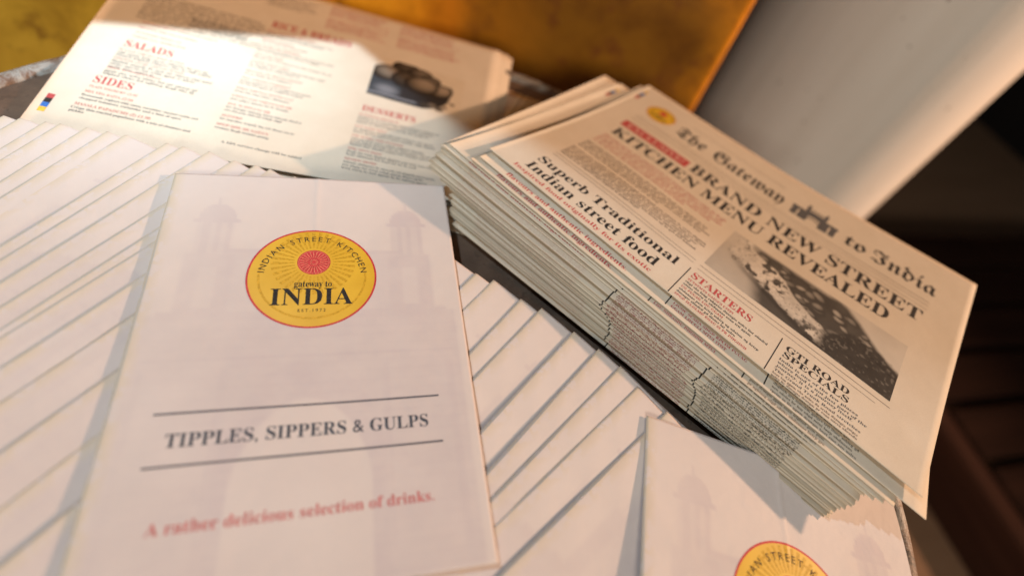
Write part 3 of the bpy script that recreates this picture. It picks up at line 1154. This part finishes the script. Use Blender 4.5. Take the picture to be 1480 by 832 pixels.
def mango_picture(x, y):
    """photo of round fruit heaped in a dark bowl"""
    n1 = fbm(x * 7, y * 5, 4)
    C = np.tile(np.array([.70, .60, .47]), (len(x), 1)) * (0.98 + .10 * (n1 - .5))[:, None]

    def paint(m, c):
        nonlocal C
        m = np.clip(m, 0, 1)[:, None]; C = C * (1 - m) + np.asarray(c) * m

    def fruit(cx, cy, rx, ry, rot, hi, warm=(1.0, .80, .60)):
        nonlocal C
        m, X, Y = _ell(x, y, cx, cy, rx, ry, rot, .06)
        sh = np.clip(1 - ((X - .15) ** 2 + (Y + .35) ** 2) * .62, 0, 1) ** 1.5
        rimd = 1 - .75 * sst(.65, 1.0, np.sqrt(X ** 2 + Y ** 2))
        c = np.array([.018, .014, .012]) + (sh * rimd * hi * .62)[:, None] * np.array(warm)
        C = C * (1 - m[:, None]) + c * m[:, None]
    bowl, X, Y = _ell(x, y, .40, .60, .47, .44, .10, .04)
    paint(bowl * sst(.28, .34, y), (.030, .028, .030))
    paint((1 - sst(.30, .36, x)) * sst(.30, .36, y) * (1 - sst(.95, .98, y)), (.050, .058, .070))
    fruit(.33, .12, .15, .17, .3, .10); fruit(.50, .18, .14, .15, .5, .26); fruit(.62, .27, .12, .13, .6, .22)
    fruit(.14, .36, .16, .20, .2, .40); fruit(.34, .42, .14, .20, .1, .12); fruit(.75, .47, .13, .18, .4, .52)
    fruit(.54, .45, .19, .22, .25, .46)
    q = np.sqrt(((x - .47) / .41) ** 2 + ((y - .44) / .36) ** 2)
    paint(np.exp(-((q - 1) / .03) ** 2) * (x > .50) * (y > .30), (.022, .020, .020))
    paint(_ell(x, y, .19, .78, .11, .10, .2, .7)[0] * .8, (.24, .25, .28))
    paint(sst(.885, .90, y) * (1 - sst(.925, .94, y)) * (1 - sst(.50, .56, x)), (.22, .23, .26))
    paint(sst(.94, .955, y) * (1 - sst(.985, 1.0, y)) * (1 - sst(.54, .60, x)), (.04, .045, .055))
    for cx, cy, r_, v in ((.62, .90, .05, .05), (.70, .86, .045, .16), (.78, .91, .05, .07), (.84, .84, .03, .20), (.91, .72, .03, .12)):
        paint(_ell(x, y, cx, cy, r_, r_ * 1.1, 0, .4)[0] * .9, (v, v * .8, v * .6))
    return C


def picture_part(fn, nx, ny, S, x0, x1, y0, y1, dy, parent):
    gx, gy = np.meshgrid(np.linspace(0, 1, nx + 1), np.linspace(0, 1, ny + 1))
    x = gx.ravel(); y = gy.ravel()
    P = S(x0 + x * (x1 - x0), y0 + dy * x + (y1 - y0) * y, EP)
    W_ = nx + 1
    fs_ = [(j_ * W_ + i, (j_ + 1) * W_ + i, (j_ + 1) * W_ + i + 1, j_ * W_ + i + 1) for j_ in range(ny) for i in range(nx)]
    return mesh_obj('picture', P, fs_, M['picture'], parent, None, fn(x, y))


# ------------------------------------------------------------------ printed matter of the headline newspaper
EP = 0.00008


def colour_bar(parent, S, x, y, w, h, flip=False):
    cols = ['ink_red', 'ink_black', 'ink_blue', 'ink_yellow']
    if flip: cols = cols[::-1]
    for i, c in enumerate(cols):
        k = Ink(); k.rect(x, x + w, y + h * i, y + h * (i + 1), nx=2, ny=2)
        k.build('colour_patch', S, EP, M[c], parent)


def gateway_icon(k, x0, x1, y0, y1):
    W_ = x1 - x0; H_ = y1 - y0
    R_ = lambda a, b_, c, d: k.rect(x0 + a * W_, x0 + b_ * W_, y0 + c * H_, y0 + d * H_, nx=3, ny=3)
    R_(.0, .28, .34, .50); R_(.72, 1.0, .34, .50); R_(.28, .72, .20, .42)
    R_(.02, .10, .50, 1); R_(.24, .37, .42, 1); R_(.63, .76, .42, 1); R_(.90, .98, .50, 1)
    R_(.10, .14, .5, 1); R_(.18, .24, .5, 1); R_(.76, .82, .5, 1); R_(.86, .90, .5, 1)
    R_(.27, .34, -.06, .2); R_(.66, .73, -.06, .2); R_(.34, .66, .06, .12); R_(.29, .32, -.18, -.06); R_(.68, .71, -.18, -.06)
    k.disc(x0 + .5 * W_, y0 + .98 * H_, H_ * .30, H_ * .36, 16, 0, math.pi)
    k.disc(x0 + .5 * W_, y0 + .98 * H_, H_ * .46, H_ * .60, 16, 0, math.pi)


def words(parent, S, name, mat, items, eps=EP):
    for it in items:
        k = Ink(); k.text(*it[:5], **(it[5] if len(it) > 5 else {})); k.build(name, S, eps, M[mat], parent)


def stuff_text(k, name, S, mat, parent):
    o_ = k.build(name, S, EP, M[mat], parent)
    if o_: o_["kind"] = "stuff"


def main_print(S, parent):
    bl = dict(style='blackletter')
    words(parent, S, 'masthead_lettering', 'ink_black', [
        ('The', 54.0, 82.0, 45.6, 16.5, bl), ('Gateway', 90.0, 154.7, 45.2, 16.5, bl),
        ('to', 206.0, 222.0, 44.8, 15.5, bl), ('India', 226.5, 274.0, 44.8, 16.5, bl)])
    k = Ink(); gateway_icon(k, 161.5, 199, 26.5, 47); k.build('gateway_emblem', S, EP, M['ink_grey'], parent)
    badge(parent, S, 34.0, 33.6, 13.0, EP * .7, detail=False)
    for (x0, x1, y0, w, dy) in ((22, 272, 54.6, .5, -.6), (22, 272, 58.6, .4, -.5), (22, 272, 63.4, .4, -.5), (60, 150, 21.5, .4, 0),
                                (22, 139, 166.4, .4, 3.5), (143, 270, 171.2, .5, -1.0), (143, 262, 175.8, .35, -1.2), (22, 139, 170.0, .4, 3.5)):
        k = Ink(); k.rect(x0, x1, y0, y0 + w, dy=dy); k.build('rule', S, EP, M['ink_rule'], parent)
    for x0 in (139.8, 204.1):
        k = Ink(); k.rect(x0, x0 + .6, 179.5, 210, nx=1, ny=12); k.build('column_rule', S, EP, M['ink_black'], parent)
    k = Ink(); k.rect(22.0, 84.0, 70.4, 81.6); bx_ = k.build('banner', S, EP, M['ink_red'], parent)
    k = Ink(); k.text('EXCLUSIVE!', 26.5, 80.0, 79.2, 6.4); k.build('banner_lettering', S, EP * 2, M['ink_white'], bx_)
    words(parent, S, 'headline_lettering', 'ink_black', [
        ('BRAND NEW STREET', 87.0, 270.4, 80.2, 13.2), ('KITCHEN MENU REVEALED', 24.5, 252.0, 99.6, 12.6)])
    k = Ink()
    for i in range(5):
        greek_line(k, 24, 137, 108.0 + i * 3.7, 2.3, 1.0 if i < 4 else .8, y1=109.5 + i * 3.7)
    stuff_text(k, 'standfirst_text', S, 'ink_red_soft', parent)
    k = Ink()
    for i in range(5):
        greek_line(k, 23, 137, 129.8 + i * 3.0, 2.1, 1.0 if i < 4 else .7, y1=131.5 + i * 3.0)
    for i in range(6):
        greek_line(k, 22.5, 138, 147.5 + i * 3.0, 2.1, 1.0 if i < 5 else .6, y1=149.5 + i * 3.0)
    stuff_text(k, 'article_text', S, 'ink_brown', parent)
    words(parent, S, 'feature_lettering', 'ink_black', [
        ('Superb Traditional', 21.5, 132.2, 187.2, 8.4), ('Indian street food', 21.5, 124.4, 200.4, 8.8)])
    words(parent, S, 'feature_subtitle', 'ink_red', [('Inspired food originally for its exotic', 17.5, 125.0, 207.2, 3.5)])
    words(parent, S, 'section_heading', 'ink_red', [('STARTERS', 143.6, 185.2, 186.6, 5.9)])
    k = Ink(); r_ = Ink()
    for i in range(7):
        y = 190.6 + i * 2.85
        tgt = r_ if i in (0, 3, 6) else k
        greek_line(tgt, 143.2, 201, y, 1.75, (.62, .98, .9, .7, .96, .84, .9)[i], up=(i in (0, 3, 6)))
    stuff_text(k, 'starters_text', S, 'ink_black', parent); stuff_text(r_, 'starters_dish_names', S, 'ink_red', parent)
    words(parent, S, 'specials_lettering', 'ink_black', [
        ('GTI ROAD', 208.8, 247.8, 186.4, 4.7, dict(y1=184.0)), ('SPECIALS', 208.9, 249.0, 192.2, 4.5, dict(y1=189.8))])
    k = Ink()
    k.text('India is one of the few places', 208.2, 256.0, 196.2, 1.9, 193.2)
    k.text('where food is not just part of the', 208.4, 262.0, 199.2, 1.9, 195.9)
    k.text('journey, it is a journey itself.', 208.5, 254.5, 202.2, 1.9, 199.0)
    k.text('The Grand Trunk Road stretches', 208.7, 260.0, 205.4, 1.8, 202.4)
    stuff_text(k, 'specials_text', S, 'ink_grey', parent)
    k = Ink()
    for i in range(2):
        greek_line(k, 208.7, 263, 208.0 + i * 2.3, 1.6, .97, y1=205.2 + i * 2.4)
    stuff_text(k, 'specials_small_text', S, 'ink_brown', parent)
    colour_bar(parent, S, 4.0, 12, 3.2, 5.0, True)
    picture_part(bread_picture, 260, 115, S, 143.8, 268.8, 111.2, 166.6, -1.0, parent)


def run_main():
    S = TOP

    class Wrap:
        top = staticmethod(S.top)

        def __call__(self, X, Y, eps): return S.top(X, Y, eps)
    w = Wrap()
    main_print(w, top)


run_main()

# the strips of type that show on the newspapers just below
for n_, (S, e) in enumerate(upper_sheets):
    f_ = lambda X, Y, eps, S=S: S.top(X, Y, eps)
    k = Ink()
    k.text('flavours and authentic ingredients.', 19.5, 112.0, 207.8, 3.6)
    k.build('red_lettering', f_, EP, M['ink_red'], e)
    k = Ink()
    for i in range(2):
        greek_line(k, 143.2, 199, 204.0 + i * 3.2, 1.9, .96, up=True)
    stuff_text(k, 'dish_names', f_, 'ink_red', e)
    k = Ink()
    for i in range(4):
        greek_line(k, 208.5, 262, 200.5 + i * 2.8, 1.7, .97)
    stuff_text(k, 'small_text', f_, 'ink_brown', e)
    if n_ == 1: colour_bar(e, f_, 4.0, 12, 3.2, 5.0, True)
    for x0 in (139.8, 204.1):
        k = Ink(); k.rect(x0, x0 + .7, 180, 210.6, nx=1, ny=12); k.build('column_rule', f_, EP, M['ink_black'], e)

# ------------------------------------------------------------------ printed matter of the back-page sheet
BS = lambda X, Y, eps: back_sheet.top(X, np.asarray(Y) / (1 + 0.05 * (1 - np.asarray(X) / NW)), eps)
k = Ink(); r_ = Ink()
words(back, BS, 'section_heading', 'ink_red', [
    ('SALADS', 28.4, 61.4, 130.4, 7.6), ('SIDES', 24.4, 49.4, 172.6, 7.2),
    ('RICE & BREADS', 115.0, 178.0, 62.2, 9.4), ('DESSERTS', 201.0, 242.0, 137.2, 6.6)])
for i, y in enumerate((100, 106.5, 113, 118)):
    greek_line(r_, 30, 92, y, 2.0, (.95, .8, .72, .6)[i], up=True)
for y, rows in ((135.5, 2), (145.5, 3), (156.5, 2)):
    greek_line(r_, 27, 96, y, 2.0, .72, up=True)
    for i in range(rows): greek_line(k, 27, 101, y + 3.3 + i * 3.1, 2.3, (.97, .9, .5)[i])
r_.text('PLAIN YOGHURT £1.95', 24.2, 55.0, 177.6, 2.2)
r_.text('MIX VEG RAITA £2.50', 23.6, 54.0, 182.8, 2.2)
k.text('Homemade yoghurt with onion, cucumber, roasted cumin and', 23.2, 98.0, 186.4, 2.0)
k.text('chopped tomatoes, coriander and a hint of spice', 23.0, 88.0, 189.6, 2.0)
r_.text('MASALA PAPADUMS (2) £1.50', 22.6, 70.0, 195.2, 2.3)
k.text('Crispy thin roasted papadums with a trio of chutneys and', 22.0, 97.0, 198.6, 2.0)
k.text('pickles', 22.0, 31.0, 201.6, 2.0)
y = 69.0; j = 0
while y < 192:
    greek_line(r_, 114 - (y - 60) * .03, 176, y, 2.1, random.uniform(.45, .75), up=True)
    y += 3.4
    for i in range(random.choice((1, 1, 2))):
        greek_line(k, 114 - (y - 60) * .03, 178, y, 1.9, random.uniform(.6, .98)); y += 3.2
    y += 2.6
k.text('A 10% service charge will be added', 118, 172, 201.5, 1.9)
y = 143.0
while y < 194:
    greek_line(r_, 200, 270, y, 2.0, random.uniform(.35, .7), up=True); y += 3.2
    for i in range(random.choice((2, 3))):
        greek_line(k, 200, 273, y, 1.9, random.uniform(.75, .99)); y += 3.0
    y += 1.6
for i in range(3):
    greek_line(k, 60, 110, 80 + i * 4.2, 2.3, .9)
stuff_text(k, 'dish_descriptions', BS, 'ink_grey', back)
stuff_text(r_, 'dish_names', BS, 'ink_red_soft', back)
k = Ink()
for i in range(9):
    greek_line(k, 24, 118, 62 + i * 4.1, 2.6, .97)
for i in range(5):
    greek_line(k, 104, 146, 14 + i * 4, 2.3, .95)
stuff_text(k, 'article_text', BS, 'ink_brown', back)
k = Ink()
for c0, c1 in ((153, 205), (212, 266)):
    for i in range(11):
        if i == 5: continue
        greek_line(k, c0, c1, 7 + i * 3.5, 2.5, .98)
stuff_text(k, 'side_columns_text', BS, 'ink_red_soft', back)
cols = ['ink_red', 'ink_black', 'ink_blue', 'ink_yellow']
for i, c in enumerate(cols):
    kk = Ink(); kk.rect(5.2 , 9.6, 190.6 + i * 4.0, 194.6 + i * 4.0, nx=2, ny=2)
    kk.build('colour_patch', BS, EP, M[c], back)
picture_part(mango_picture, 130, 92, BS, 200.5, 273.5, 62.5, 116.0, 3.0, back)
